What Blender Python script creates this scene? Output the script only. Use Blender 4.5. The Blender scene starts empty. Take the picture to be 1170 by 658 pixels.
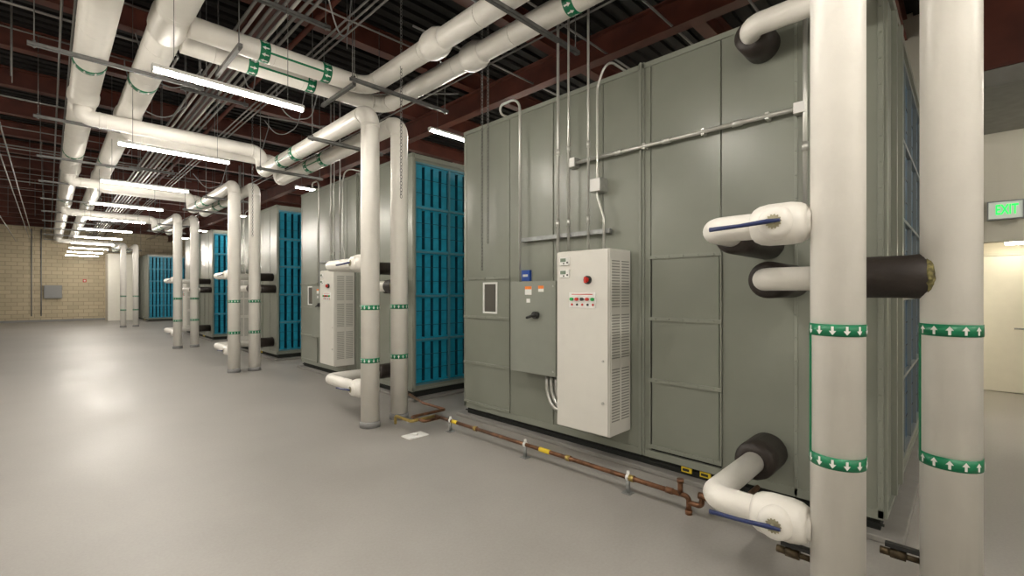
import bpy, math, random
from mathutils import Vector, Matrix
random.seed(4)
COL = bpy.context.scene.collection
V = Vector

# ------------------------------------------------------------ materials
def mat(name, col, rough=0.5, metal=0.0, noise=0.0, nscale=8.0, bump=0.0, bscale=60.0, emit=None, estr=0.0, coat=0.0):
    m = bpy.data.materials.new(name); m.use_nodes = True
    nt = m.node_tree; b = nt.nodes["Principled BSDF"]
    b.inputs["Base Color"].default_value = (*col, 1)
    b.inputs["Roughness"].default_value = rough
    b.inputs["Metallic"].default_value = metal
    b.inputs["Coat Weight"].default_value = coat
    if emit:
        b.inputs["Emission Color"].default_value = (*emit, 1)
        b.inputs["Emission Strength"].default_value = estr
    tc = nt.nodes.new("ShaderNodeTexCoord")
    if noise > 0:
        n = nt.nodes.new("ShaderNodeTexNoise"); n.inputs["Scale"].default_value = nscale
        n.inputs["Detail"].default_value = 5
        r = nt.nodes.new("ShaderNodeValToRGB")
        r.color_ramp.elements[0].position = 0.3; r.color_ramp.elements[1].position = 0.7
        r.color_ramp.elements[0].color = (*[c*(1-noise) for c in col], 1)
        r.color_ramp.elements[1].color = (*[min(1, c*(1+noise)) for c in col], 1)
        nt.links.new(tc.outputs["Object"], n.inputs["Vector"])
        nt.links.new(n.outputs["Fac"], r.inputs["Fac"])
        nt.links.new(r.outputs["Color"], b.inputs["Base Color"])
    if bump > 0:
        n2 = nt.nodes.new("ShaderNodeTexNoise"); n2.inputs["Scale"].default_value = bscale
        bp = nt.nodes.new("ShaderNodeBump"); bp.inputs["Strength"].default_value = bump
        bp.inputs["Distance"].default_value = 0.01
        nt.links.new(tc.outputs["Object"], n2.inputs["Vector"])
        nt.links.new(n2.outputs["Fac"], bp.inputs["Height"])
        nt.links.new(bp.outputs["Normal"], b.inputs["Normal"])
    return m

M = {}
M['green'] = mat('unit_green', (.230,.243,.206), .30, noise=.06, nscale=2.0, bump=.05, bscale=3)
M['green2'] = mat('unit_green_trim', (.25,.264,.225), .32, noise=.04, nscale=4)
M['dark'] = mat('dark_gap', (.015,.017,.015), .8)
M['white'] = mat('pipe_jacket', (.80,.775,.725), .32, noise=.03, nscale=6, bump=.2, bscale=25)
M['band'] = mat('flow_tape_green', (.0,.18,.075), .4)
M['arrow'] = mat('flow_arrow_white', (.78,.78,.75), .5)
M['black'] = mat('rubber_insulation', (.024,.017,.014), .5, noise=.2, nscale=12, bump=.35, bscale=25)
M['galv'] = mat('galvanised', (.52,.52,.50), .38, .8, noise=.12, nscale=30)
M['strut'] = mat('strut_steel', (.30,.31,.31), .45, .6, noise=.15, nscale=20)
M['hstrut'] = mat('hanger_steel', (.17,.17,.165), .5, .5, noise=.15, nscale=20)
M['cond'] = mat('conduit_metal', (.60,.60,.57), .35, .6)
M['ccond'] = mat('ceiling_conduit_metal', (.26,.255,.245), .42, .7)
M['copper'] = mat('copper', (.175,.085,.045), .42, .65, noise=.5, nscale=14)
M['bronze'] = mat('aged_bronze', (.085,.062,.035), .45, .7, noise=.5, nscale=25)
M['brass'] = mat('brass', (.46,.34,.11), .4, .7, noise=.25, nscale=20)
M['dull'] = mat('dull_brass', (.38,.35,.24), .5, .5, noise=.2, nscale=20)
M['maroon'] = mat('red_oxide_paint', (.095,.022,.012), .6, noise=.3, nscale=3)
M['deck'] = mat('deck_black', (.008,.006,.006), .8, .0, noise=.2, nscale=3)
M['soffit'] = mat('soffit_dark', (.24,.235,.215), .7, noise=.1)
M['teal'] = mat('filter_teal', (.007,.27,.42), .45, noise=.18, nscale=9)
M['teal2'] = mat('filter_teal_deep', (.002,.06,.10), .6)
M['navy'] = mat('filter_shaded_blue', (.03,.10,.19), .5, noise=.15, nscale=9)  # darker copy of the filter teal, shade of the oblique side painted in
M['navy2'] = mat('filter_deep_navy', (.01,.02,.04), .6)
M['frame'] = mat('filter_frame', (.10,.27,.34), .4, .3)
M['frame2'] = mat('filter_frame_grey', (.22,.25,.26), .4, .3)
M['vfd'] = mat('cabinet_offwhite', (.68,.665,.62), .42, noise=.02)
M['vfds'] = mat('louver_slot', (.28,.28,.255), .6)
M['box'] = mat('box_grey', (.25,.264,.232), .42, noise=.03)
M['plastic'] = mat('black_plastic', (.02,.02,.02), .4)
M['red'] = mat('red_plastic', (.55,.03,.02), .4)
M['grn'] = mat('green_button', (.02,.35,.08), .4)
M['blue'] = mat('blue_handle', (.010,.022,.10), .35)
M['bluelab'] = mat('blue_label', (.015,.07,.36), .4)
M['orange'] = mat('orange_label', (.85,.22,.03), .5)
M['yellow'] = mat('yellow_tag', (.80,.58,.03), .5)
M['label'] = mat('white_label', (.8,.8,.78), .5)
M['lcd'] = mat('display_glass', (.20,.26,.20), .2)
M['concrete'] = mat('pad_concrete', (.25,.24,.225), .6, noise=.12, nscale=5, bump=.3)
M['cream'] = mat('cream_wall_paint', (.60,.575,.49), .7, noise=.03, nscale=2, bump=.15)
M['hall'] = mat('corridor_paint', (.70,.66,.55), .6, noise=.03, nscale=2)
M['door'] = mat('door_paint', (.80,.77,.68), .45, noise=.02)
M['doorframe'] = mat('door_frame_paint', (.62,.59,.49), .45, noise=.02)
M['tube'] = mat('fluorescent_lens', (.9,.9,.9), .5, emit=(1.0,.935,.835), estr=212)
M['wlamp'] = mat('corridor_lens', (.9,.9,.9), .5, emit=(1.0,.91,.72), estr=30)
M['house'] = mat('fixture_housing', (.55,.55,.53), .4)
M['exitg'] = mat('exit_letters', (.02,.6,.12), .5, emit=(.02,1.0,.13), estr=1.0)
M['exitb'] = mat('exit_face', (.70,.72,.66), .4, emit=(.62,.68,.60), estr=.28)
M['collar'] = mat('grey_collar', (.25,.25,.25), .6)
M['glass'] = mat('viewport_glass', (.10,.095,.085), .15)
M['glue'] = mat('adhesive', (.17,.15,.06), .9, noise=.8, nscale=50, bump=1, bscale=50)

# floor
fm = bpy.data.materials.new('floor_epoxy'); fm.use_nodes = True
nt = fm.node_tree; b = nt.nodes["Principled BSDF"]
tc = nt.nodes.new("ShaderNodeTexCoord")
n1 = nt.nodes.new("ShaderNodeTexNoise"); n1.inputs["Scale"].default_value = .8; n1.inputs["Detail"].default_value = 9; n1.inputs["Roughness"].default_value=.62
r1 = nt.nodes.new("ShaderNodeValToRGB")
r1.color_ramp.elements[0].position = .34; r1.color_ramp.elements[0].color = (.302,.287,.267,1)
r1.color_ramp.elements[1].position = .68; r1.color_ramp.elements[1].color = (.355,.340,.318,1)
n3 = nt.nodes.new("ShaderNodeTexNoise"); n3.inputs["Scale"].default_value = .3; n3.inputs["Detail"].default_value=4
r3 = nt.nodes.new("ShaderNodeMapRange"); r3.inputs["From Min"].default_value=.35; r3.inputs["From Max"].default_value=.65; r3.inputs["To Min"].default_value=.92; r3.inputs["To Max"].default_value=1.05
mm = nt.nodes.new("ShaderNodeVectorMath"); mm.operation='SCALE'
n2 = nt.nodes.new("ShaderNodeTexNoise"); n2.inputs["Scale"].default_value = 60; n2.inputs["Detail"].default_value=3
mx = nt.nodes.new("ShaderNodeMixRGB"); mx.blend_type='OVERLAY'; mx.inputs[0].default_value=.10
r2 = nt.nodes.new("ShaderNodeMapRange"); r2.inputs["From Min"].default_value=.3; r2.inputs["From Max"].default_value=.7; r2.inputs["To Min"].default_value=.41; r2.inputs["To Max"].default_value=.56
b.inputs["Specular IOR Level"].default_value=.42
bp = nt.nodes.new("ShaderNodeBump"); bp.inputs["Strength"].default_value=.10; bp.inputs["Distance"].default_value=.004
for a in (n1,n2,n3): nt.links.new(tc.outputs["Object"], a.inputs["Vector"])
nt.links.new(n1.outputs["Fac"], r1.inputs["Fac"]); nt.links.new(n3.outputs["Fac"], r3.inputs["Value"])
nt.links.new(r1.outputs["Color"], mm.inputs[0]); nt.links.new(r3.outputs[0], mm.inputs["Scale"])
nt.links.new(mm.outputs[0], mx.inputs[1]); nt.links.new(n2.outputs["Fac"], mx.inputs[2])
nt.links.new(mx.outputs[0], b.inputs["Base Color"]); nt.links.new(n1.outputs["Fac"], r2.inputs["Value"]); nt.links.new(r2.outputs[0], b.inputs["Roughness"])
nt.links.new(n2.outputs["Fac"], bp.inputs["Height"]); nt.links.new(bp.outputs["Normal"], b.inputs["Normal"])
M['floor'] = fm
# block wall
bm_ = bpy.data.materials.new('block_masonry'); bm_.use_nodes = True
nt = bm_.node_tree; b = nt.nodes["Principled BSDF"]; b.inputs["Roughness"].default_value=.85
tc = nt.nodes.new("ShaderNodeTexCoord"); sep = nt.nodes.new("ShaderNodeSeparateXYZ"); comb = nt.nodes.new("ShaderNodeCombineXYZ")
br = nt.nodes.new("ShaderNodeTexBrick"); br.inputs["Scale"].default_value=1.0
br.inputs["Brick Width"].default_value=.41; br.inputs["Row Height"].default_value=.205; br.inputs["Mortar Size"].default_value=.012
br.inputs["Color1"].default_value=(.54,.46,.32,1); br.inputs["Color2"].default_value=(.46,.39,.27,1); br.inputs["Mortar"].default_value=(.33,.28,.20,1)
nt.links.new(tc.outputs["Object"], sep.inputs[0]); nt.links.new(sep.outputs["X"], comb.inputs["X"]); nt.links.new(sep.outputs["Z"], comb.inputs["Y"])
nt.links.new(comb.outputs[0], br.inputs["Vector"]); nt.links.new(br.outputs["Color"], b.inputs["Base Color"])
bp = nt.nodes.new("ShaderNodeBump"); bp.inputs["Strength"].default_value=.5; bp.invert=True
nt.links.new(br.outputs["Fac"], bp.inputs["Height"]); nt.links.new(bp.outputs["Normal"], b.inputs["Normal"])
M['block'] = bm_

# ------------------------------------------------------------ mesh builder
def frame(a):
    a = a.normalized()
    u = a.cross(V((0,0,1)))
    if u.length < .01: u = a.cross(V((0,1,0)))
    u.normalize(); return a, u, a.cross(u).normalized()

class MB:
    def __init__(s): s.v=[]; s.f=[]; s.m=[]; s.s=[]
    def face(s, idx, m=0, sm=False): s.f.append(idx); s.m.append(m); s.s.append(sm)
    def box(s, x0,x1,y0,y1,z0,z1,m=0):
        if x0>x1:x0,x1=x1,x0
        if y0>y1:y0,y1=y1,y0
        if z0>z1:z0,z1=z1,z0
        o=len(s.v)
        s.v += [V(p) for p in ((x0,y0,z0),(x1,y0,z0),(x1,y1,z0),(x0,y1,z0),(x0,y0,z1),(x1,y0,z1),(x1,y1,z1),(x0,y1,z1))]
        for q in ((0,3,2,1),(4,5,6,7),(0,1,5,4),(1,2,6,5),(2,3,7,6),(3,0,4,7)): s.face([o+i for i in q],m)
        return s
    def sweep(s, pts, radii, n=20, m=0, caps=True, sm=True, jit=0):
        o=len(s.v); pts=[V(p) for p in pts]; k=len(pts)
        if not isinstance(radii,(list,tuple)): radii=[radii]*k
        pu=None
        for i,p in enumerate(pts):
            t=V((0,0,0))
            if i>0 and (p-pts[i-1]).length>1e-7: t+=(p-pts[i-1]).normalized()
            if i<k-1 and (pts[i+1]-p).length>1e-7: t+=(pts[i+1]-p).normalized()
            t.normalize()
            if pu is None: a,u,w=frame(t)
            else:
                u=pu-t*pu.dot(t); u.normalize(); w=t.cross(u)
            pu=u
            for j in range(n):
                th=2*math.pi*j/n
                s.v.append(p+(u*math.cos(th)+w*math.sin(th))*(radii[i]+random.uniform(-jit,jit))+t*random.uniform(-jit,jit)*1.5)
        for i in range(k-1):
            for j in range(n):
                a=o+i*n+j; b=o+i*n+(j+1)%n
                s.face([a,b,b+n,a+n],m,sm)
        if caps:
            s.face([o+j for j in range(n)][::-1],m); s.face([o+(k-1)*n+j for j in range(n)],m)
        return s
    def cyl(s,p0,p1,r,n=20,m=0,r2=None): return s.sweep([p0,p1],[r,r if r2 is None else r2],n,m)
    def tube(s,pts,r,bend=.1,n=20,m=0,steps=8): return s.sweep(fillet(pts,bend,steps),r,n,m)
    def poly_on(s,pts,m=0):
        o=len(s.v); s.v+=[V(p) for p in pts]; s.face(list(range(o,o+len(pts))),m)
    def gear(s,c,axis,r,th,teeth=14,m=0):
        a,u,w=frame(V(axis)); o=len(s.v); c=V(c); n=teeth*4
        for h in (0,th):
            for j in range(n):
                rr=r if j%4<2 else r*.84
                t=2*math.pi*j/n
                s.v.append(c+a*h+(u*math.cos(t)+w*math.sin(t))*rr)
        s.face([o+j for j in range(n)][::-1],m); s.face([o+n+j for j in range(n)],m)
        for j in range(n): s.face([o+j,o+(j+1)%n,o+n+(j+1)%n,o+n+j],m)
    def torus(s,c,axis,R,r,stretch=1.0,up=None,n=12,k=6,m=0):
        o=len(s.v); a=V(axis).normalized(); up=V(up or (0,0,1)); side=a.cross(up); c=V(c)
        for i in range(n):
            t=2*math.pi*i/n; d=side*math.cos(t)+up*math.sin(t)
            cen=c+side*math.cos(t)*R+up*math.sin(t)*R*stretch
            for j in range(k):
                q=2*math.pi*j/k; s.v.append(cen+(d*math.cos(q)+a*math.sin(q))*r)
        for i in range(n):
            for j in range(k):
                s.face([o+i*k+j,o+((i+1)%n)*k+j,o+((i+1)%n)*k+(j+1)%k,o+i*k+(j+1)%k],m,True)

def fillet(pts,bend,steps=8):
    pts=[V(p) for p in pts]; out=[pts[0]]
    for i in range(1,len(pts)-1):
        d1=(pts[i]-pts[i-1]); d2=(pts[i+1]-pts[i]); l1=d1.length; l2=d2.length
        d1.normalize(); d2.normalize()
        phi=d1.angle(d2)
        if phi<.02: out.append(pts[i]); continue
        R=min(bend, .49*min(l1,l2)/math.tan(phi/2)); tl=R*math.tan(phi/2)
        pi=pts[i]-d1*tl; cen=pts[i]+(d2-d1).normalized()*(R/math.cos(phi/2))
        ax=d1.cross(d2).normalized(); v0=pi-cen
        for q in range(steps+1):
            out.append(cen+Matrix.Rotation(phi*q/steps,3,ax)@v0)
    out.append(pts[-1]); return out

W={}
def meshobj(name,mb,mats,parent=None,label=None,category=None,group=None,bevel=0,kind=None,origin=None):
    if origin is None:
        xs=[p.x for p in mb.v]; ys=[p.y for p in mb.v]; zs=[p.z for p in mb.v]
        origin=V(((min(xs)+max(xs))/2,(min(ys)+max(ys))/2,min(zs)))
    origin=V(origin)
    me=bpy.data.meshes.new(name)
    me.from_pydata([tuple(p-origin) for p in mb.v],[],mb.f)
    if isinstance(mats,str): mats=[mats]
    for k in mats: me.materials.append(M[k])
    me.polygons.foreach_set("material_index",mb.m); me.polygons.foreach_set("use_smooth",mb.s)
    me.update()
    o=bpy.data.objects.new(name,me); place(o,origin,parent)
    tag(o,label,category,group,kind)
    if bevel:
        md=o.modifiers.new('edge','BEVEL'); md.width=bevel; md.segments=2; md.limit_method='ANGLE'
    return o
def place(o,origin,parent=None):
    origin=V(origin)
    COL.objects.link(o)
    if parent is not None:
        o.parent=parent; o.location=origin-W[parent.name]
    else: o.location=origin
    W[o.name]=origin
def tag(o,label=None,category=None,group=None,kind=None):
    if label: o["label"]=label
    if category: o["category"]=category
    if group: o["group"]=group
    if kind: o["kind"]=kind
def root(name,loc,label,category,group=None):
    o=bpy.data.objects.new(name,None); o.empty_display_size=.1
    place(o,loc); tag(o,label,category,group); return o
def clone(src,delta,parent=None,label=None):
    n=src.copy(); COL.objects.link(n)
    W[n.name]=W[src.name]+V(delta)
    if parent is None: n.location=src.location+V(delta)
    else: n.parent=parent; n.location=src.location
    if label: n["label"]=label
    for c in list(src.children): clone(c,delta,parent=n)
    return n

# ------------------------------------------------------------ room shell
WY=34.2; CH=5.25
def shell(name,mb,m): return meshobj(name,mb,m,kind='structure')
shell('floor',MB().box(-4.6,13.5,-6,WY+.3,-.2,0),'floor')
shell('wall_left',MB().box(-4.8,-4.6,-6,WY+.3,0,CH),'cream')
shell('wall_back',MB().box(-4.6,11,-6.2,-6,0,CH),'cream')
shell('wall_end',MB().box(-4.6,11,WY,WY+.2,0,CH),'block')
mb=MB(); mb.box(8.1,8.28,-6,-2.6,0,CH).box(8.1,8.28,.35,WY,0,CH).box(8.1,8.28,-2.6,.35,2.14,CH); shell('wall_right',mb,'cream')
shell('wall_corridor',MB().box(10.3,10.45,-3.6,1.6,0,2.4).box(8.28,10.3,-3.7,-3.6,0,2.4).box(8.28,10.3,1.5,1.6,0,2.4),'hall')
shell('trim_1',MB().box(8.28,10.45,-3.7,1.6,2.30,2.40),'hall')
shell('trim_2',MB().box(2.25,3.3,WY-1.6,WY,0,3.6),'door')
shell('baseboard_end',MB().box(-4.6,2.25,WY-.02,WY,0,.1),'collar')
mb=MB(); y=-6.0
while y<WY:
    mb.box(-4.6,11,y,y+.11,CH-.05,CH); mb.box(-4.6,11,y+.11,y+.2,CH,CH+.02); y+=.2
shell('ceiling',mb,'deck')
def ibeam(mb,p0,p1,h,w,t=.018):
    (x0,y0,z),(x1,y1,_)=p0,p1
    if abs(x1-x0)>abs(y1-y0):
        mb.box(x0,x1,y0-w/2,y0+w/2,z,z+t).box(x0,x1,y0-w/2,y0+w/2,z+h-t,z+h).box(x0,x1,y0-t/2,y0+t/2,z+t,z+h-t)
    else:
        mb.box(x0-w/2,x0+w/2,y0,y1,z,z+t).box(x0-w/2,x0+w/2,y0,y1,z+h-t,z+h).box(x0-t/2,x0+t/2,y0,y1,z+t,z+h-t)
    return mb
tn=3
yy=-4.6
while yy<WY-.3:
    shell('trim_%d'%tn,ibeam(MB(),(-4.6,yy,CH-.05-.30),(8.1,yy,0),.30,.16),'maroon'); tn+=1; yy+=1.75
for gx in (-2.2,1.75,5.1):
    shell('trim_%d'%tn,ibeam(MB(),(gx,-6,CH-.05-.30-.35),(gx,WY,0),.35,.16),'maroon'); tn+=1
shell('trim_%d'%tn,MB().box(6.25,8.1,-6,.25,3.46,3.62),'soffit'); tn+=1
shell('trim_%d'%tn,ibeam(MB(),(6.35,-6,3.62),(6.35,.3,0),.8,.25,.03),'maroon'); tn+=1
d=MB().box(10.26,10.3,-.72,.18,0.01,2.08); door=meshobj('door_1',d,'door',kind='structure',bevel=.004)
mb=MB().box(10.25,10.31,.185,.235,0,2.13).box(10.25,10.31,-.775,-.725,0,2.13).box(10.25,10.31,-.775,.235,2.085,2.13)
shell('trim_%d'%tn,mb,'doorframe'); tn+=1
mb=MB().cyl((10.26,-.64,.98),(10.2,-.64,.98),.03).tube([(10.2,-.64,.98),(10.17,-.64,.98),(10.17,-.50,.98)],.012,.02)
meshobj('door_handle',mb,'strut',parent=door,label='steel lever handle')
for k in ((9.9,-.50),(9.3,-1.5)):
    r_=root('ceiling_lamp',(k[0],k[1],2.25),'small square ceiling light in the corridor','lamp','corridor lights')
    meshobj('lamp_frame',MB().box(k[0]-.12,k[0]+.12,k[1]-.12,k[1]+.12,2.265,2.30),'house',parent=r_)
    meshobj('lamp_lens',MB().box(k[0]-.10,k[0]+.10,k[1]-.10,k[1]+.10,2.225,2.265),'wlamp',parent=r_)
r_=root('ceiling_lamp',(9.2,.6,2.25),'long ceiling light in the corridor','lamp','corridor lights')
meshobj('lamp_frame',MB().box(9.0,9.4,.3,1.1,2.27,2.30),'house',parent=r_)
meshobj('lamp_lens',MB().box(9.04,9.36,.34,1.06,2.25,2.27),'wlamp',parent=r_)

# exit sign
r_=root('exit_sign',(8.07,-.325,2.41),'pale exit sign with green letters on the wall above the opening','exit sign')
meshobj('sign_body',MB().box(8.045,8.1,-.472,-.178,2.405,2.615),'exitb',parent=r_,bevel=.004)
meshobj('sign_frame',MB().box(8.038,8.1,-.475,-.172,2.61,2.622).box(8.038,8.1,-.475,-.172,2.398,2.41).box(8.038,8.1,-.184,-.172,2.41,2.61).box(8.038,8.1,-.475,-.463,2.41,2.61),'strut',parent=r_)
cu=bpy.data.curves.new('exit_text','FONT'); cu.body='EXIT'; cu.size=.165; cu.extrude=.002; cu.align_x='CENTER'; cu.align_y='CENTER'; cu.offset=.003
to=bpy.data.objects.new('tmp',cu); COL.objects.link(to); bpy.context.view_layer.update()
me=bpy.data.meshes.new_from_object(to.evaluated_get(bpy.context.evaluated_depsgraph_get())); bpy.data.objects.remove(to)
me.transform(Matrix(((0,0,-1,0),(-.56,0,0,0),(0,1,0,0),(0,0,0,1)))); me.materials.clear(); me.materials.append(M['exitg'])
lt=bpy.data.objects.new('sign_lettering',me); place(lt,(8.042,-.335,2.51),r_)

# ------------------------------------------------------------ air handling units
UX=3.62; UD=3.1; UW=4.04; UB=.13; UT=3.48
def filt_mesh(m1,m2):
    mb=MB(); w=.58; n=4; p=w/n
    for i in range(n):
        x0=-w/2+i*p
        mb.box(x0+.027,x0+p-.027,0,.012,.02,.56,0)
        a=(x0+.027,.012);bq=(x0+.003,.24);c=(x0+p-.027,.012);e=(x0+p-.003,.24)
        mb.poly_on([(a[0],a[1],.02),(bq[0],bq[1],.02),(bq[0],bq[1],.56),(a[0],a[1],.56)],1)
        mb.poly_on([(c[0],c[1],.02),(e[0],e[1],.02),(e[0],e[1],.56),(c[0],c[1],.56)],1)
    mb.box(-w/2,w/2,.0,.24,.0,.02,0); mb.box(-w/2,w/2,.0,.24,.56,.58,0)
    for z in (.19,.385): mb.box(-w/2,w/2,-.003,.03,z-.004,z+.004,1)
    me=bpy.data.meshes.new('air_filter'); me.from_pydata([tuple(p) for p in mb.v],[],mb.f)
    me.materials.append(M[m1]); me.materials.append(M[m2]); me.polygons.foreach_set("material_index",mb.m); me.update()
    return me
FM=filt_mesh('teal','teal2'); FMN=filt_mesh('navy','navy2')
seams=[0,.47,.97,1.55,2.03,2.62,3.25,UW]
def strap(mb,y0,y1,z,x,h=.030,t=.016,nb=6):
    mb.box(x-t,x,y0,y1,z-h/2,z+h/2)
    for i in range(nb):
        yb=y0+(i+.5)*(y1-y0)/nb
        mb.cyl((x-t+.002,yb,z),(x-t-.008,yb,z),.007,8)
def build_unit(Y0,bankx,label):
    Y1=Y0+UW; X1=UX+UD; near=bankx>4
    R=root('air_handling_unit',(UX+UD/2,Y0+UW/2,.06),label,'air handling unit',group='row of air handling units')
    mb=MB(); g=.30
    mb.box(UX+.014,X1,Y0+g,Y1,UB,UT)
    mb.box(UX+.014,X1,Y0,Y0+g,3.38,UT).box(UX+.014,X1,Y0,Y0+g,UB,.20)
    mb.box(UX+.014,bankx,Y0,Y0+g,.20,3.38).box(X1-.06,X1,Y0,Y0+g,.20,3.38)
    meshobj('casing',mb,'green',parent=R)
    meshobj('panel_gasket',MB().box(UX+.010,UX+.016,Y0+.01,Y1-.01,UB+.01,UT-.01),'dark',parent=R)  # dark sheet painted in behind the panels so seams read as shaded gaps
    mb=MB().box(UX+.03,X1,Y0+.02,Y1-.02,.04,UB).box(UX+.01,UX+.03,Y0,Y1,.075,.085)
    meshobj('base_rail',mb,'dark',parent=R)
    gp=.0035
    for i in range(len(seams)-1):
        a,b_=Y0+seams[i]+gp,Y0+seams[i+1]-gp
        if i==2: z0,z1=(1.83,UT)
        elif i==6: z0,z1=(1.70,UT)
        else: z0,z1=(UB,UT)
        meshobj('wall_panel',MB().box(UX-.006,UX+.012,a,b_,z0+gp,z1-gp),'green',parent=R,bevel=.003)
    mb=MB()
    mb.box(UX-.02,UX+.01,Y0+1.605,Y0+1.66,UB,UT+.02)
    mb.box(UX-.04,UX-.02,Y0+1.625,Y0+1.64,UB,UT+.02)
    mb.box(UX-.012,UX+.01,Y0,Y0+.03,UB,UT).box(UX-.012,UX+.01,Y1-.04,Y1,UB,UT)
    mb.box(UX-.02,UX+.02,Y0,Y1,UT-.03,UT+.012).box(UX-.012,UX+.02,Y0,Y1,UB-.01,UB+.05)
    mb.box(UX-.012,UX+.012,Y0+.460,Y0+.482,UB,UT)
    for s_ in (2.03,2.62,3.25):
        mb.box(UX-.009,UX+.01,Y0+s_+.008,Y0+s_+.026,UB,UT)
    for s_,dd in ((2.047,.006),(2.637,.006),(3.267,.006),(.471,.010),(.017,.010)):
        z=.25
        while z<3.4:
            mb.cyl((UX-dd,Y0+s_,z),(UX-dd-.009,Y0+s_,z),.006,8); z+=.16
    meshobj('joint_strip',mb,'green2',parent=R,bevel=.002)
    def access(y0,y1,zs,win=None):
        for z1,z0 in zip(zs[:-1],zs[1:]):
            q=MB()
            if win and win[2]<z1 and win[3]>z0:
                wy0,wy1,wz0,wz1=win
                q.box(UX-.014,UX+.012,y0+.012,wy0,z0+.008,z1-.008).box(UX-.014,UX+.012,wy1,y1-.012,z0+.008,z1-.008)
                q.box(UX-.014,UX+.012,wy0,wy1,z0+.008,wz0).box(UX-.014,UX+.012,wy0,wy1,wz1,z1-.008)
            else: q.box(UX-.014,UX+.012,y0+.012,y1-.012,z0+.008,z1-.008)
            dd=meshobj('access_door',q,'green',parent=R,bevel=.004)
            if win and win[2]<z1 and win[3]>z0:
                q=MB(); q.box(UX-.024,UX-.013,wy0-.02,wy0,wz0-.02,wz1+.02).box(UX-.024,UX-.013,wy1,wy1+.02,wz0-.02,wz1+.02)
                q.box(UX-.024,UX-.013,wy0,wy1,wz0-.02,wz0).box(UX-.024,UX-.013,wy0,wy1,wz1,wz1+.02)
                meshobj('window_frame',q,'label',parent=dd,label='pale rectangular window frame')
                meshobj('window_glass',MB().box(UX-.010,UX+.0,wy0,wy1,wz0,wz1),'glass',parent=dd,label='dark window glass')
        for z in zs:
            q=MB(); strap(q,y0-.01,y1+.01,z,UX-.012,nb=5)
            meshobj('door_latch_bar',q,'green2',parent=R)
        meshobj('door_hinge_strip',MB().box(UX-.022,UX-.010,y0-.008,y0+.003,zs[-1],zs[0]),'green2',parent=R)
        meshobj('door_hinge_strip',MB().box(UX-.022,UX-.010,y1-.003,y1+.008,zs[-1],zs[0]),'green2',parent=R)
    access(Y0+.97,Y0+1.55,[1.82,1.30,.78,.22])
    access(Y0+3.25,Y0+UW-.02,[1.69,1.23,.68,.20],(Y0+3.46,Y0+3.66,1.30,1.62))
    q=MB().box(UX+.012,X1,Y0-.02,Y0,3.42,UT).box(UX-.0,UX+.025,Y0-.018,Y0,UB,3.42).box(UX+.025,X1,Y0-.018,Y0,UB,.16)
    if near: q.box(4.0,4.05,Y0-.03,Y0,.16,3.42).box(bankx-.06,bankx,Y0-.04,Y0,.16,3.42)
    meshobj('corner_trim',q,'green2',parent=R)
    nx=max(1,round((X1-.06-bankx)/.6)); pw=(X1-.06-bankx)/nx; q=MB()
    q.box(bankx,X1-.06,Y0+g-.01,Y0+g,.20,3.38,1)
    for i in range(nx+1):
        x=bankx+i*pw; q.box(x-.012,x+.012,Y0-.006,Y0+.03,.20,3.38,0)
    for j in range(6):
        z=.215+j*.63; q.box(bankx,X1-.06,Y0-.006,Y0+.03,z-.013,z+.013,0)
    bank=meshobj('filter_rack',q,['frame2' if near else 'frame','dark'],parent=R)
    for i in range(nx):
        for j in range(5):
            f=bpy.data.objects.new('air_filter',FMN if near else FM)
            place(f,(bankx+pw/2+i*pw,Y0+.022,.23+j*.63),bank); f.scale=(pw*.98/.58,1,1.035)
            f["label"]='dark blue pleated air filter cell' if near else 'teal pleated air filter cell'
    for ya in (1.05,1.20):
        t_=meshobj('caution_tag',MB().box(UX-.002,UX+.008,Y0+ya,Y0+ya+.085,.072,.112),'yellow',parent=R,label='small black and yellow caution sticker')
        meshobj('sticker_panel',MB().box(UX-.004,UX-.002,Y0+ya+.02,Y0+ya+.075,.082,.102),'plastic',parent=t_)
    return R
UY=[.364,5.54,11.0,16.76,29.9]
labs=['grey-green steel air handling unit behind two thick white pipes','grey-green air handling unit with teal filters beside paired white pipes',
 'grey-green air handling unit with teal filter bank in the row','grey-green air handling unit with teal filters beside slim white risers','grey-green air handling unit with teal filters near the block wall']
for i,y0 in enumerate(UY):
    build_unit(y0,4.32 if i==0 else 3.65,labs[i])
    meshobj('equipment_pad',MB().box(3.56,6.9,y0-.1,y0+UW+.1,0,.04),'concrete',bevel=.008,label='low grey concrete pad under an air handling unit',category='concrete pad',group='equipment pads')

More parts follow.
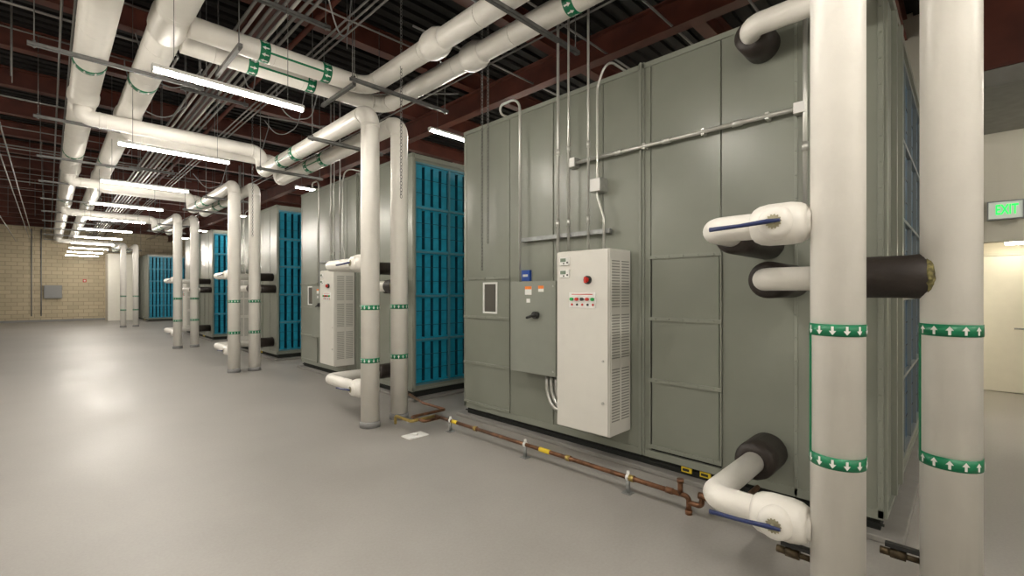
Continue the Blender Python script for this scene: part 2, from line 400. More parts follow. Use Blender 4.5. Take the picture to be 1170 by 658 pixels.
# ------------------------------------------------------------ drives & disconnects
def build_drive(dy):
    x0=3.246;x1=3.60;y0=2.10+dy;y1=2.646+dy;z0=.32;z1=1.89
    R=root('drive_cabinet',((x0+x1)/2,(y0+y1)/2,z0),'tall off-white drive cabinet with louvred side mounted on the unit','electrical cabinet','drive cabinets')
    meshobj('cabinet_body',MB().box(x0+.02,x1,y0,y1,z0,z1),'vfd',parent=R,bevel=.006)
    D=meshobj('cabinet_door',MB().box(x0,x0+.018,y0+.004,y1-.004,z0+.01,z1-.01),'vfd',parent=R,bevel=.005)
    meshobj('door_lock',MB().cyl((x0,y0+.05,.6),(x0-.012,y0+.05,.6),.012,12),'galv',parent=D)
    meshobj('door_lock',MB().cyl((x0,y0+.05,.95),(x0-.008,y0+.05,.95),.01,12),'galv',parent=D)
    for (a,b_) in ((x0+.05,x0+.17),(x0+.20,x0+.32)):
        q=MB(); z=z0+.12
        q.box(a-.006,b_+.006,y0-.002,y0+.001,z0+.11,z1-.09,1)
        while z<z1-.1:
            if not (abs(z-.92)<.03 or abs(z-1.36)<.03):
                q.box(a,b_,y0-.005,y0-.001,z,z+.009)
            z+=.024
        meshobj('side_louver',q,['vfds','vfd'],parent=R)
    meshobj('mounting_bracket',MB().box(x1,UX-.006,y0+.05,y0+.1,z0+.1,z1-.1),'galv',parent=R)
    meshobj('mounting_bracket',MB().box(x1,UX-.006,y1-.1,y1-.05,z0+.1,z1-.1),'galv',parent=R)
    for zz in (1.80,1.69):
        k=meshobj('display_unit',MB().box(x0-.014,x0,y1-.15,y1-.045,zz-.035,zz+.035),'label',parent=R,bevel=.003)
        meshobj('display_screen',MB().box(x0-.016,x0-.013,y1-.115,y1-.055,zz-.005,zz+.026),'lcd',parent=k)
        meshobj('display_button',MB().box(x0-.017,x0-.013,y1-.14,y1-.125,zz-.02,zz-.005),'plastic',parent=k)
        meshobj('display_button',MB().box(x0-.017,x0-.013,y1-.1,y1-.085,zz-.026,zz-.014),'plastic',parent=k)
    kb=meshobj('selector_switch',MB().cyl((x0,y0+.20,1.63),(x0-.02,y0+.20,1.63),.036,20),'plastic',parent=R)
    meshobj('selector_knob',MB().cyl((x0-.02,y0+.20,1.63),(x0-.035,y0+.20,1.63),.022,16).box(x0-.05,x0-.033,y0+.19,y0+.21,1.605,1.655),'red',parent=kb)
    P=meshobj('control_plate',MB().box(x0-.006,x0,y0+.12,y0+.40,1.39,1.525),'label',parent=R,bevel=.002)
    meshobj('plate_stripe',MB().box(x0-.008,x0-.006,y0+.15,y0+.37,1.504,1.510),'red',parent=P)
    cs=['grn','red','plastic','red','grn']
    for i,c in enumerate(cs):
        yy=y1-.18-i*.055
        meshobj('push_button',MB().cyl((x0-.006,yy,1.465),(x0-.028,yy,1.465),.014,12),c,parent=P)
    for i in range(5):
        yy=y1-.18-i*.055
        meshobj('indicator_lamp',MB().cyl((x0-.006,yy,1.418),(x0-.012,yy,1.418),.010,10),'red' if i%2==0 else 'plastic',parent=P)
    return R
def build_disc(dy):
    x0=3.42;x1=UX-.014;y0=2.80+dy;y1=3.41+dy;z0=.71;z1=1.635
    R=root('disconnect_box',((x0+x1)/2,(y0+y1)/2,z0),'grey-green disconnect switch box with black rotary handle beside the drive','switch box','disconnect switch boxes')
    meshobj('box_body',MB().box(x0+.015,x1,y0+.005,y1-.005,z0+.005,z1-.005),'box',parent=R,bevel=.005)
    L=meshobj('box_lid',MB().box(x0,x0+.015,y0,y1,z0,z1),'box',parent=R,bevel=.004)
    k=MB().cyl((x0,y1-.37,1.30),(x0-.045,y1-.37,1.30),.035,20)
    k.sweep([(x0-.04,y1-.40,1.31),(x0-.045,y1-.27,1.27)],[.017,.012],12)
    meshobj('rotary_handle',k,'plastic',parent=L,label='black rotary switch handle')
    for a,b_,c_,d_ in ((.31,.40,1.50,1.585),(.15,.22,1.53,1.59)):
        wl=meshobj('warning_label',MB().box(x0-.002,x0,y0+a,y0+b_,c_,d_),'label',parent=L,label='white and orange warning label')
        meshobj('label_header',MB().box(x0-.003,x0-.002,y0+a,y0+b_,d_-.03,d_),'orange',parent=wl)
    meshobj('rating_label',MB().box(x0-.002,x0,y0+.33,y0+.38,1.42,1.46),'label',parent=L)
    meshobj('lid_screw',MB().cyl((x0,y0+.03,z0+.05),(x0-.006,y0+.03,z0+.05),.008,8),'galv',parent=L)
    meshobj('lid_screw',MB().cyl((x0,y0+.03,z1-.05),(x0-.006,y0+.03,z1-.05),.008,8),'galv',parent=L)
    return R
DR=build_drive(0); DC=build_disc(0)
offs=[0,5.16,10.72,16.5]
for o_ in offs[1:]:
    clone(DR,(0,o_,0)); clone(DC,(0,o_,0))

def conduit(name,pts,r=.011,mk='cond',bend=.1,label='thin galvanised electrical conduit on the unit wall',cat='conduit',group='electrical conduits',n=12,couple=()):
    q=MB().tube(pts,r,bend,n,0,6)
    for p,ax in couple:
        a=V(ax).normalized()*.03; p=V(p); q.cyl(p-a,p+a,r*1.45,n)
    return meshobj(name,q,mk,label=label,category=cat,group=group)
for k,o_ in enumerate(offs):
    if k<3:
        for Y,zt in ((2.86,4.85),(2.73,4.85),(2.50,4.85)):
            conduit('conduit',[(3.53,Y+o_,1.635 if Y>2.8 else 1.89),(3.53,Y+o_,zt)],.014 if Y>2.8 else .011, couple=[((3.53,Y+o_,2.9),(0,0,1)),((3.53,Y+o_,2.2),(0,0,1))])
        conduit('conduit',[(3.53,2.33+o_,1.89),(3.53,2.33+o_,2.2),(3.53,2.40+o_,2.4),(3.53,2.40+o_,3.40),(3.53,2.30+o_,3.62),(3.9,2.3+o_,3.62)],.011,bend=.12)
        conduit('conduit',[(3.53,3.38+o_,1.635),(3.53,3.38+o_,3.6),(3.53,3.68+o_,3.6),(3.53,3.68+o_,3.5),(3.7,3.68+o_,3.5)],.013,bend=.13)
        meshobj('conduit_strut',MB().box(3.545,3.58,2.28+o_,3.42+o_,2.06,2.10).box(3.58,UX-.006,2.3+o_,2.34+o_,2.06,2.10).box(3.58,UX-.006,3.36+o_,3.4+o_,2.06,2.10),'strut',label='short steel strut rail holding conduits on the unit',category='strut rail',group='conduit strut rails')
        for kk,yy in enumerate((2.99,2.93,2.87)):
            conduit('flexible_conduit',[(3.52,yy+o_,.71),(3.52,yy+o_,.55),(3.50,yy-.08+o_,.38+.03*kk),(3.50,2.64+o_,.38+.03*kk)],.021,'galv',bend=.14,label='curved grey flexible conduit below the switch box',group='flexible conduits')
        rb=meshobj('relay_box',MB().box(3.58,UX-.006,3.29+o_,3.40+o_,1.645,1.76),'bluelab',label='small flat blue device plate above the switch box',category='device box',group='blue device boxes')
        meshobj('plate_text_area',MB().box(3.577,3.58,3.31+o_,3.38+o_,1.69,1.715),'label',parent=rb)
q=MB().tube([(3.56,2.66,2.765),(3.56,.80,2.765)],.016,.1,12)
for yy in (2.2,1.75,1.2): q.cyl((3.56,yy-.035,2.765),(3.56,yy+.035,2.765),.023,12)
for yy in (1.95,1.45,1.0): q.box(3.55,UX-.006,yy-.012,yy+.012,2.74,2.79)
meshobj('conduit',q,'cond',label='horizontal galvanised conduit clamped across the unit wall',category='conduit',group='electrical conduits')
conduit('conduit',[(3.56,.77,1.95),(3.56,.77,3.75)],.014,couple=[((3.56,.77,2.5),(0,0,1))])
def jbox(x,y,z,s=.05,dy=.04):
    R=meshobj('junction_box',MB().box(x-dy,UX-.006,y-s,y+s,z-s*1.1,z+s*1.1),'galv',bevel=.004,label='small square galvanised junction box on the unit wall',category='junction box',group='junction boxes')
    meshobj('box_cover',MB().box(x-dy-.004,x-dy,y-s*.95,y+s*.95,z-s,z+s),'label',parent=R)
jbox(3.57,2.70,2.77,.042); jbox(3.52,2.40,2.50,.055,.03)
jbox(3.57,.80,2.765,.035,.03)

# ------------------------------------------------------------ pipes with flow bands
def band_geo(q,c,axis,r,sign=1,h=.054,n=28,na=13):
    c=V(c); a,u,w=frame(V(axis))
    q.cyl(c-a*h/2,c+a*h/2,r+.003,n,0)
    k=h/.054
    if k>1.2: na=10
    for i in range(na):
        th0=2*math.pi*i/na
        def P(s_,hh):
            th=th0+s_/(r+.006); return c+a*(hh*sign)+(u*math.cos(th)+w*math.sin(th))*(r+.0055)
        ks=min(k,1.35)
        q.poly_on([P(-.005*ks,-.019*k),P(.005*ks,-.019*k),P(.005*ks,.001*k),P(-.005*ks,.001*k)],1)
        q.poly_on([P(-.014*ks,.001*k),P(.014*ks,.001*k),P(0,.020*k)],1)
def pipe_thing(name,path,r,label,bands=(),strips=(),bend=.2,n=28,collars=(),group=None,foot=None,cat='pipe',sw=.07):
    R=root(name,path[0],label,cat,group)
    q=MB().tube(path,r,bend,n,0,10)
    pts=[V(p) for p in path]
    for i in range(len(pts)-1):
        dd=pts[i+1]-pts[i]; L=dd.length
        if L<bend*2.2: continue
        a=dd.normalized(); t=bend if i>0 else .9
        if abs(a.z)<.9:
            while t<=L-bend+.001:
                q.cyl(pts[i]+a*(t-.005),pts[i]+a*(t+.005),r+.002,n)
                t+=.92
        if i<len(pts)-2: q.cyl(pts[i]+a*(L-bend-.012),pts[i]+a*(L-bend+.012),r+.004,n)
        if i>0: q.cyl(pts[i]+a*(bend-.012),pts[i]+a*(bend+.012),r+.004,n)
    meshobj('pipe_jacket',q,'white',parent=R)
    for bd in bands:
        c,a,s_=bd[:3]; hh=bd[3] if len(bd)>3 else .054
        q=MB(); band_geo(q,c,a,r,s_,hh); meshobj('flow_arrow_band',q,['band','arrow'],parent=R,label='green band with white flow arrows')
    for p0,p1,side in strips:
        p0=V(p0);p1=V(p1);a=(p1-p0).normalized(); sd=V(side); sd=(sd-a*sd.dot(a)).normalized(); t=a.cross(sd).normalized()
        o_=[]; q=MB(); ang=sw
        for rr in (r-.003,r+.004):
            for x in (-ang,-ang*.33,ang*.33,ang):
                dv=(sd*math.cos(x)+t*math.sin(x))*rr
                o_.append((p0+dv,p1+dv))
        for lo,hi in o_: q.v+= [lo,hi]
        for i in range(3):
            A=(4+i)*2; q.face([A,A+2,A+3,A+1]); B=i*2; q.face([B,B+1,B+3,B+2])
        q.face([0,8,9,1]); q.face([6,7,15,14])
        meshobj('marker_strip',q,'band',parent=R)
    for c,a,L,k in collars:
        c=V(c);a=V(a).normalized()
        q=MB().sweep([c-a*L/2,c-a*L*.42,c-a*L*.2,c+a*L*.2,c+a*L*.42,c+a*L/2],[r,r*k*.85,r*k,r*k,r*k*.85,r],n)
        meshobj('fitting_cover',q,'white',parent=R)
    if foot:
        q=MB().sweep([(foot[0],foot[1],0),(foot[0],foot[1],.05),(foot[0],foot[1],.07)],[r+.012,r+.012,r+.002],n)
        meshobj('floor_collar',q,'collar',parent=R,label='grey sleeve at the floor')
    return R
RR=.103
LD=V((-.80,.60,0))
def riser_bands(x,y,s_): return [((x,y,1.353),(0,0,1),s_),((x,y,.756),(0,0,1),s_)]
pipe_thing('pipe_riser',[(2.58,.428,0),(2.58,.428,4.12),(2.85,1.2,4.12),(2.85,5.4,4.12),(.97,5.4,4.12)],RR+.004,'white insulated pipe riser with green down-arrow bands beside the unit',
  bands=riser_bands(2.58,.428,-1)+[((1.63,5.4,4.12),(1,0,0),-1,.10),((2.3,5.4,4.12),(1,0,0),-1,.10),((2.85,2.55,4.12),(0,1,0),1,.1)],
  strips=[((2.58,.428,.78),(2.58,.428,1.33),V((-.42,.90,0))),((1.66,5.4,4.12),(2.27,5.4,4.12),(0,-1,-.35))],sw=.10,
  collars=[((2.85,3.95,4.12),(0,1,0),.3,1.4)],group='insulated pipe risers',foot=(2.58,.428))
pipe_thing('pipe_riser',[(2.93,.055,0),(2.93,.055,4.12),(3.3,1.2,4.12),(3.3,5.8,4.12),(.97,5.8,4.12)],RR+.004,'white insulated pipe riser with green up-arrow bands beside the unit end',
  bands=riser_bands(2.93,.055,1)+[((1.63,5.8,4.12),(1,0,0),1,.10),((2.28,5.8,4.12),(1,0,0),1,.10),((3.3,2.5,4.12),(0,1,0),-1,.1)],
  strips=[((2.93,.055,.78),(2.93,.055,1.33),V((-.28,.95,0))),((1.66,5.8,4.12),(2.25,5.8,4.12),(0,-1,-.35))],sw=.10,
  collars=[((3.3,3.85,4.12),(0,1,0),.3,1.4)],group='insulated pipe risers',foot=(2.93,.055))
pairs=[(2.58,4.83,3.0,4.9),(2.5,9.95,2.84,9.9),(2.48,15.26,2.89,15.4),(2.30,26.1,2.75,26.35)]
ZH=3.58; ZB=3.92
for i,(xa,ya,xb,yb) in enumerate(pairs):
    pipe_thing('pipe_riser',[(xa,ya,0),(xa,ya,ZH),(xa,ya+3.75,ZH),(xa,ya+3.75,ZB),(.34,ya+3.75,ZB),(.34,ya+3.75,4.07)],RR,'white insulated pipe riser with green down-arrow bands turning along the ceiling',
      bands=riser_bands(xa,ya,-1)+[((xa,ya+2.2,ZH),(0,1,0),-1,.12),((xa,ya+2.75,ZH),(0,1,0),-1,.12)],strips=[((xa,ya,.79),(xa,ya,1.32),LD),((xa,ya+2.2,ZH),(xa,ya+2.75,ZH),(-1,0,-.4))],group='insulated pipe risers',foot=(xa,ya),bend=.165)
    pipe_thing('pipe_riser',[(xb,yb,0),(xb,yb,ZH),(xb,ya+4.2,ZH),(xb,ya+4.2,ZB),(.85,ya+4.2,ZB),(.85,ya+4.2,4.07)],RR,'white insulated pipe riser with green up-arrow bands turning along the ceiling',
      bands=riser_bands(xb,yb,1)+[((xb,ya+2.2,ZH),(0,1,0),1,.12),((xb,ya+2.75,ZH),(0,1,0),1,.12)],strips=[((xb,yb,.79),(xb,yb,1.32),LD),((xb,ya+2.2,ZH),(xb,ya+2.75,ZH),(-1,0,-.4))],group='insulated pipe risers',foot=(xb,yb),bend=.165)
pipe_thing('pipe_main',[(.34,-3,4.2),(.34,33.8,4.2)],.15,'large white insulated main pipe running under the ceiling',group='insulated main pipes',bands=[((.34,y,4.2),(0,1,0),1,.1) for y in (7.2,12,18)],
   collars=[((.34,p[1]+3.75,4.2),(0,1,0),.34,1.12) for p in pairs])
pipe_thing('pipe_main',[(.85,-3,4.2),(.85,33.8,4.2)],.15,'large white insulated main pipe running under the ceiling',group='insulated main pipes',bands=[((.85,y,4.2),(0,1,0),-1,.1) for y in (7.4,12.3,18.3)],
   collars=[((.85,p[1]+4.2,4.2),(0,1,0),.34,1.12) for p in pairs]+[((.85,5.6,4.2),(0,1,0),.7,1.12)])

# coil connection branches
def valve(parent,x,y,z,lev):
    q=MB().sweep([(x,y-.125,z),(x,y-.115,z),(x,y-.09,z),(x,y-.05,z),(x,y+.05,z),(x,y+.09,z),(x,y+.115,z),(x,y+.125,z)],[.07,.084,.098,.105,.105,.098,.084,.07],32)
    q.sweep([(x-.02,y,z),(x-.085,y,z),(x-.108,y,z),(x-.120,y,z),(x-.125,y,z)],[.084,.082,.074,.060,.04],28)
    vb=meshobj('valve_body',q,'white',parent=parent,label='rounded white insulated valve body')
    q=MB(); q.gear((x-.122,y,z),(-1,0,0),.036,.006,14); q.cyl((x-.127,y,z),(x-.15,y,z),.012,12)
    meshobj('notch_plate',q,'dull',parent=vb,label='dull brass notched throttle plate')
    q=MB(); q.sweep([(x-.148,y-.035,z+.002),(x-.148,y+.02,z),(x-.153,y+lev*.5,z-.010),(x-.155,y+lev,z-.016)],[.008,.012,.010,.012],10)
    meshobj('valve_lever',q,'blue',parent=vb,label='dark blue valve lever')
def coil(xc,yc,x2,y2,L,near=False):
    g='coil connection pipes'
    for z in (1.865,.40):
        R=root('coil_branch_pipe',(xc,yc+RR,z),'white insulated branch pipe with blue-levered valve joining riser to unit','pipe',g)
        meshobj('pipe_jacket',MB().tube([(xc,yc+RR-.01,z),(xc,yc+L,z),(3.3 if z>1 else 3.4,yc+L,z)],.068,.09,24),'white',parent=R)
        valve(R,xc,yc+.235,z,.29)
        rb=.108 if z>1 else .125
        if not near: rb-=.02
        xs=(xc+.30 if near else 3.2) if z>1 else 3.28
        meshobj('rubber_sleeve',MB().sweep([(xs,yc+L,z),(xs+.012,yc+L,z),(xs+.05,yc+L,z),(3.60,yc+L,z)],[.080,rb-.008,rb,rb],32,jit=.0015),'black',parent=R,label='black rubber insulation at unit wall')
    yq=yc+L-.15
    R=root('coil_branch_pipe',(x2,y2+RR,1.6),'insulated branch pipe, partly black rubber, joining riser to unit','pipe',g)
    sl=.45 if near else .24
    meshobj('pipe_jacket',MB().tube([(x2,y2+sl-.1,1.6),(x2,yq,1.6),(3.35,yq,1.6)],.066,.09,24),'white',parent=R)
    e=y2+RR; k=1 if near else .82
    meshobj('rubber_sleeve',MB().sweep([(x2,e-.05,1.6),(x2,e-.03,1.6),(x2,e+.0,1.6),(x2,e+.05,1.6),(x2,y2+sl-.01,1.6),(x2,y2+sl+.01,1.6),(x2,y2+sl+.02,1.6)],[.092*k,.104*k,.108*k,.104*k,.103*k,.098*k,.07],32),'black',parent=R,label='thick black rubber pipe insulation')
    meshobj('adhesive_ring',MB().sweep([(x2,e-.058,1.6),(x2,e-.046,1.6),(x2,e-.030,1.6)],[.096*k,.108*k,.107*k],40,jit=.004),'glue',parent=R,label='ragged brownish glue edge')
    xs=x2+.13 if near else 3.3
    meshobj('rubber_sleeve',MB().sweep([(xs,yq,1.6),(xs+.012,yq,1.6),(3.60,yq,1.6)],[.08,.112*k,.112*k],28),'black',parent=R,label='black rubber insulation at unit wall')
coil(2.58,.428,2.93,.055,.58,True)
for (xa,ya,xb,yb) in pairs[:3]: coil(xa,ya,xb,yb,1.1 if ya<9 else 1.3 if ya<12 else 1.75)
R=root('coil_branch_pipe',(3.3,.9,3.28),'white insulated pipe with black rubber end entering the unit','pipe','coil connection pipes')
meshobj('pipe_jacket',MB().tube([(3.46,1.04,3.28),(3.27,1.04,3.28),(3.27,.055,3.28),(3.04,.055,3.28)],.07,.1,24),'white',parent=R)
meshobj('rubber_sleeve',MB().sweep([(3.36,1.04,3.28),(3.37,1.04,3.28),(3.60,1.04,3.28)],[.075,.115,.115],24),'black',parent=R)

for (x,y,s_) in ((2.58,.53,1),(2.93,.16,1)):
    R=root('drain_valve',(x,y,.2),'small dark aged bronze drain valve with black lever at pipe foot','valve','drain valves')
    meshobj('valve_body',MB().cyl((x,y,.24),(x,y+.09,.24),.014,12).cyl((x,y+.05,.24),(x,y+.11,.24),.024,8).cyl((x,y+.11,.24),(x,y+.15,.24),.018,12),'bronze',parent=R)
    meshobj('valve_lever',MB().cyl((x,y+.08,.24),(x,y+.08,.275),.008,8).box(x-.014,x+.014,y+.0,y+.13,.268,.288),'plastic',parent=R)

# ------------------------------------------------------------ copper condensate line
R=root('copper_pipe',(3.1,2.6,.05),'aged brown copper condensate pipe on low stands along the unit','pipe')
q=MB().tube([(3.1,4.3,.12),(3.1,1.42,.12)],.018,.03,14)
for y in (3.6,2.4,1.8,1.5): q.cyl((3.1,y-.025,.12),(3.1,y+.025,.12),.023,14)
meshobj('pipe_run',q,'copper',parent=R)
q=MB().tube([(3.1,1.42,.12),(3.1,1.42,.22)],.018,.03,14).tube([(3.1,1.42,.12),(3.1,1.36,.12),(3.1,1.36,.02)],.018,.03,14)
q.tube([(3.1,1.36,.08),(3.1,1.27,.08),(3.1,1.27,.15),(3.1,1.05,.15),(3.52,1.05,.15)],.018,.03,14)
q.cyl((3.1,1.42,.2),(3.1,1.42,.225),.024,14).cyl((3.1,1.36,.0),(3.1,1.36,.03),.024,14).cyl((3.1,1.29,.15),(3.1,1.24,.15),.024,14)
meshobj('trap_fitting',q,'copper',parent=R)
q=MB().tube([(3.1,4.3,.12),(2.78,4.3,.12),(2.78,4.62,.12),(2.78,4.62,.03)],.017,.03,14)
meshobj('brass_branch',q,'brass',parent=R,label='yellowish brass branch piping')
q=MB().tube([(3.1,4.2,.12),(2.88,4.2,.12),(2.88,4.45,.12),(3.35,4.45,.12),(3.35,4.9,.12),(3.54,5.6,.12)],.017,.03,14)
meshobj('copper_branch',q,'copper',parent=R)
for ya in (3.58,2.38,1.78):
    meshobj('brass_fitting',MB().cyl((3.1,ya,.12),(3.1,ya+.04,.12),.026,8),'brass',parent=R,label='yellowish brass union fitting')
for ya,yb in ((2.60,2.72),(3.9,3.98)):
    meshobj('pipe_tag',MB().cyl((3.1,ya,.12),(3.1,yb,.12),.0205,12),'yellow',parent=R)
def stand(y):
    S=root('pipe_stand',(3.1,y,0),'small grey steel stand holding the copper pipe above the floor','pipe stand','copper pipe stands')
    meshobj('stand_post',MB().cyl((3.1,y+.0,0),(3.1,y,.105),.016,12).box(3.065,3.135,y-.035,y+.035,0,.008),'strut',parent=S)
    meshobj('stand_clamp',MB().sweep([(3.1,y-.012,.12),(3.1,y+.012,.12)],.025,14).cyl((3.1,y,.135),(3.1,y,.168),.012,10),'label',parent=S)
for y in (4.02,2.9,1.83): stand(y)
meshobj('floor_plate',MB().box(2.62,2.86,4.08,4.24,0,.012).cyl((2.74,4.16,.012),(2.74,4.16,.03),.03,14),'label',label='small white cleanout plate on the floor by the pipes',category='floor plate',bevel=.003)

# ------------------------------------------------------------ light fixtures
def fixture(x,y,z,drop=True):
    R=root('light_fixture',(x+.61,y,z),'suspended four-foot fluorescent strip light, switched on','light fixture','suspended strip lights')
    meshobj('fixture_housing',MB().box(x,x+1.22,y-.035,y+.035,z+.010,z+.040).box(x,x+.012,y-.03,y+.03,z-.020,z+.012).box(x+1.208,x+1.22,y-.03,y+.03,z-.020,z+.012),'house',parent=R)
    q=MB().sweep([(x+.012,y,z-.002),(x+1.208,y,z-.002)],.020,8)
    meshobj('fixture_lens',q,'tube',parent=R)
    meshobj('hanger_wire',MB().cyl((x+.15,y,z+.040),(x+.15,y,5.2),.003,6),'hstrut',parent=R)
    meshobj('hanger_wire',MB().cyl((x+1.07,y,z+.040),(x+1.07,y,5.2),.003,6),'hstrut',parent=R)
    return R
F0=fixture(.6,4.78,3.37)
y=4.78+2.69
while y<33: clone(F0,(0,y-4.78,0)); y+=2.69
for dy in (-2.69,-5.4,-8.1): clone(F0,(0,dy,0))  # fill lights added out of view, continuing the aisle row
for yy in (-3.3,-.6,2.1,4.8,7.5,10.2): clone(F0,(-3.3,yy-4.78,0))  # unseen row added left of the aisle to even out the light
clone(F0,(2.0,-2.9-4.78,0))  # extra fixture added behind the camera as fill, never in view
F1=fixture(4.0,5.7,3.95)
for yy in (11.0,16.4,21.5,25.0): clone(F1,(0,yy-5.7,0))
F2=fixture(6.9,2.2,3.95)
for yy in (7.0,14.0): clone(F2,(0,yy-2.2,0))
clone(F0,(6.2,-6.9,-.05))  # out-of-view fixture added to brighten the right-hand wall area

# ------------------------------------------------------------ hangers
def hanger(x0,x1,y,z,group='trapeze pipe hangers'):
    R=root('pipe_hanger',((x0+x1)/2,y,z),'steel strut trapeze hanger on threaded rods carrying pipes','pipe hanger',group)
    q=MB().box(x0,x1,y-.02,y+.02,z-.04,z-.036).box(x0,x1,y-.02,y-.016,z-.04,z).box(x0,x1,y+.016,y+.02,z-.04,z).box(x0,x1,y-.02,y-.008,z-.004,z).box(x0,x1,y+.008,y+.02,z-.004,z)
    meshobj('strut_channel',q,'hstrut',parent=R)
    for x in (x0+.05,x1-.05):
        meshobj('threaded_rod',MB().cyl((x,y,z-.06),(x,y,5.2),.005,6).cyl((x,y,z),(x,y,z+.02),.014,6).cyl((x,y,z-.05),(x,y,z-.035),.014,6),'hstrut',parent=R)
y=1.3
while y<33:
    hanger(-.15,1.35,y,4.045); y+=2.69
for y in (2.85,5.05): hanger(2.45,3.85,y,4.01)
for x in (1.35,2.55):
    R=root('pipe_hanger',(x,5.6,4.01),'steel strut trapeze hanger on threaded rods carrying pipes','pipe hanger','trapeze pipe hangers')
    meshobj('strut_channel',MB().box(x-.02,x+.02,5.15,6.05,3.97,4.01),'hstrut',parent=R)
    for yy in (5.2,6.0): meshobj('threaded_rod',MB().cyl((x,yy,3.95),(x,yy,5.2),.006,6),'hstrut',parent=R)
for (xa,ya,xb,yb) in pairs:
    for dy in (1.0,3.0): hanger(xa-.3,xb+.3,ya+dy,ZH-RR-.002)

# overhead conduits
CL='long galvanised conduit running under the ceiling beams'
for i in range(7):
    x=1.45+i*.075; conduit('ceiling_conduit',[(x,-2,4.42),(x,33,4.42)],.017,'cond' if i%3==1 else 'ccond',label=CL,group='ceiling conduits',n=8)
for i in range(2):
    x=-.55-i*.12; conduit('ceiling_conduit',[(x,-2,4.25),(x,33,4.25)],.012,'ccond',label=CL,group='ceiling conduits',n=8)
for i,(x,z) in enumerate(((2.35,4.58),(2.42,4.58),(2.49,4.58),(3.9,4.5),(4.05,4.5),(-1.1,4.0),(.1,4.55),(.2,4.55))):
    conduit('ceiling_conduit',[(x,-2 if x>0 else 3,z),(x,33,z)],.012,'ccond',label=CL,group='ceiling conduits',n=8)
for i in range(14):
    yy=3.6+i*1.2+random.uniform(-.3,.3); z=random.choice((4.3,4.45,4.5,4.62,4.7)); x1=random.choice((1.2,2.3,2.9,3.6))
    conduit('ceiling_conduit',[(-3.5,yy,z),(x1,yy,z)]+([(x1,yy+random.uniform(.4,.9),z)] if i%2 else []),.010+.005*(i%3==0),'ccond',label='galvanised conduit crossing the ceiling',group='ceiling conduits',n=8)
y=2.0
while y<33:
    hanger(1.3,2.15,y,4.40,'conduit hangers'); y+=2.9
for (yy,zz) in ((6.3,4.35),(7.9,4.3),(10.9,4.3)):
    conduit('ceiling_conduit',[(2.3,yy,zz),(3.2,yy-.2,zz),(4.4,yy-.8,zz+.2)],.013,'ccond',label='galvanised conduit crossing the ceiling',group='ceiling conduits',n=8)
for (yy) in (1.6,2.4,3.3,4.6):
    conduit('ceiling_conduit',[(3.0,yy,4.5+.03*yy),(7.9,yy,4.5+.03*yy)],.013,'ccond',label='galvanised conduit crossing above the unit',group='ceiling conduits',n=8)
for (x,y,dx,dy,z0) in ((2.2,6.9,.8,.3,4.3),(1.6,6.2,.5,1.0,4.42),(2.1,9.0,.9,.6,4.2),(1.9,4.4,.5,.5,4.42),(2.3,12.4,.8,.5,4.2),(1.5,8.5,-.7,.4,4.4),(1.4,7.0,-.6,.7,4.4),(2.5,8.2,.5,-.4,4.35)):
    conduit('flexible_cable',[(x,y,z0),(x+dx*.35,y+dy*.3,z0-.28),(x+dx*.8,y+dy*.8,z0-.1),(x+dx,y+dy,z0+.5),(x+dx,y+dy,5.0)],.008,'collar',bend=.25,label='slack grey flexible cable looping between conduits',cat='cable',group='flexible ceiling cables',n=8)
for i in range(36):
    x=random.choice((-.9,-.3,1.3,2.0,2.4,3.1,3.4)); y=random.uniform(4.5,22)
    meshobj('threaded_rod',MB().cyl((x,y,4.0 if x<2.2 else 4.3),(x,y,5.2),.005,6),'hstrut',label='thin threaded rod hanging from the ceiling deck',category='threaded rod',group='ceiling rods')
q=MB().tube([(2.15,-2,4.62),(2.15,33,4.62)],.03,.1,12)
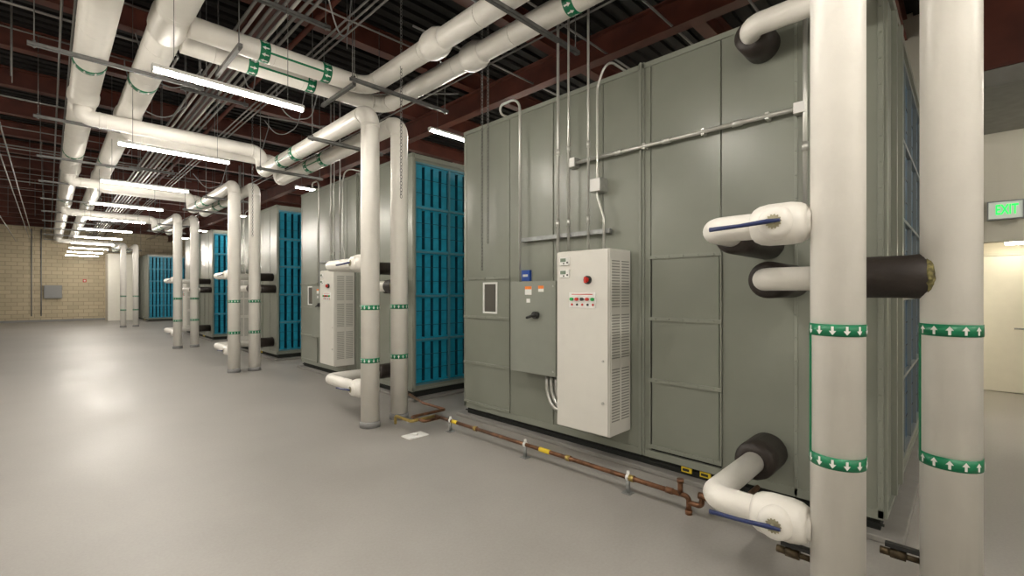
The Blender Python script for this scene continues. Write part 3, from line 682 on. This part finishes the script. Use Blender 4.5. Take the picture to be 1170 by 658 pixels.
meshobj('sprinkler_pipe',q,'maroon',label='dark red sprinkler pipe under the ceiling',category='pipe')

def chain(x,y,z0,z1,lab):
    q=MB(); z=z0;i=0
    while z<z1:
        q.torus((x,y,z),(1,0,0) if i%2 else (0,1,0),.013,.0034,1.7,(0,0,1),12,5); z+=.036;i+=1
    meshobj('pull_chain',q,'hstrut',label=lab,category='chain',group='hanging chains')
chain(2.78,4.5,2.6,4.9,'thin steel chain hanging between pipe risers')
chain(3.50,3.95,1.8,4.9,'thin steel chain hanging before the unit')
chain(3.50,3.85,2.1,4.9,'thin steel chain hanging before the unit')
chain(2.72,9.6,2.6,4.9,'thin steel chain hanging between pipe risers')

# end wall items
R=root('wall_panel_box',(.18,WY-.08,1.2),'grey metal electrical panel on the block wall','electrical panel')
meshobj('panel_body',MB().box(-.16,.52,WY-.16,WY-.005,1.2,1.9),'collar',parent=R,bevel=.01)
meshobj('panel_door',MB().box(-.13,.49,WY-.175,WY-.16,1.23,1.87),'collar',parent=R,bevel=.01)
for x in (-.6,-.25): conduit('wall_conduit',[(x,WY-.03,.3),(x,WY-.03,4.8)],.025,'collar',label='vertical conduit on the block wall',group='wall conduits')
R=meshobj('fire_alarm_horn',MB().box(1.33,1.47,WY-.06,WY-.002,2.08,2.24),'red',bevel=.01,label='small red fire alarm horn on the block wall',category='fire alarm')
meshobj('horn_grille',MB().cyl((1.4,WY-.06,2.16),(1.4,WY-.07,2.16),.04,14),'label',parent=R)

# ------------------------------------------------------------ world & camera
w=bpy.data.worlds.new('World'); bpy.context.scene.world=w; w.use_nodes=True
w.node_tree.nodes["Background"].inputs[0].default_value=(.5,.5,.5,1); w.node_tree.nodes["Background"].inputs[1].default_value=.1
cam=bpy.data.cameras.new('camera'); co=bpy.data.objects.new('camera',cam); COL.objects.link(co)
co.location=(0,0,1.524); co.rotation_euler=(math.radians(90),0,-math.radians(45.27))
cam.sensor_width=36; cam.lens=36*525/1170; cam.shift_y=5/1170; cam.clip_start=.05
bpy.context.scene.camera=co
bpy.context.scene.view_settings.view_transform='Standard'
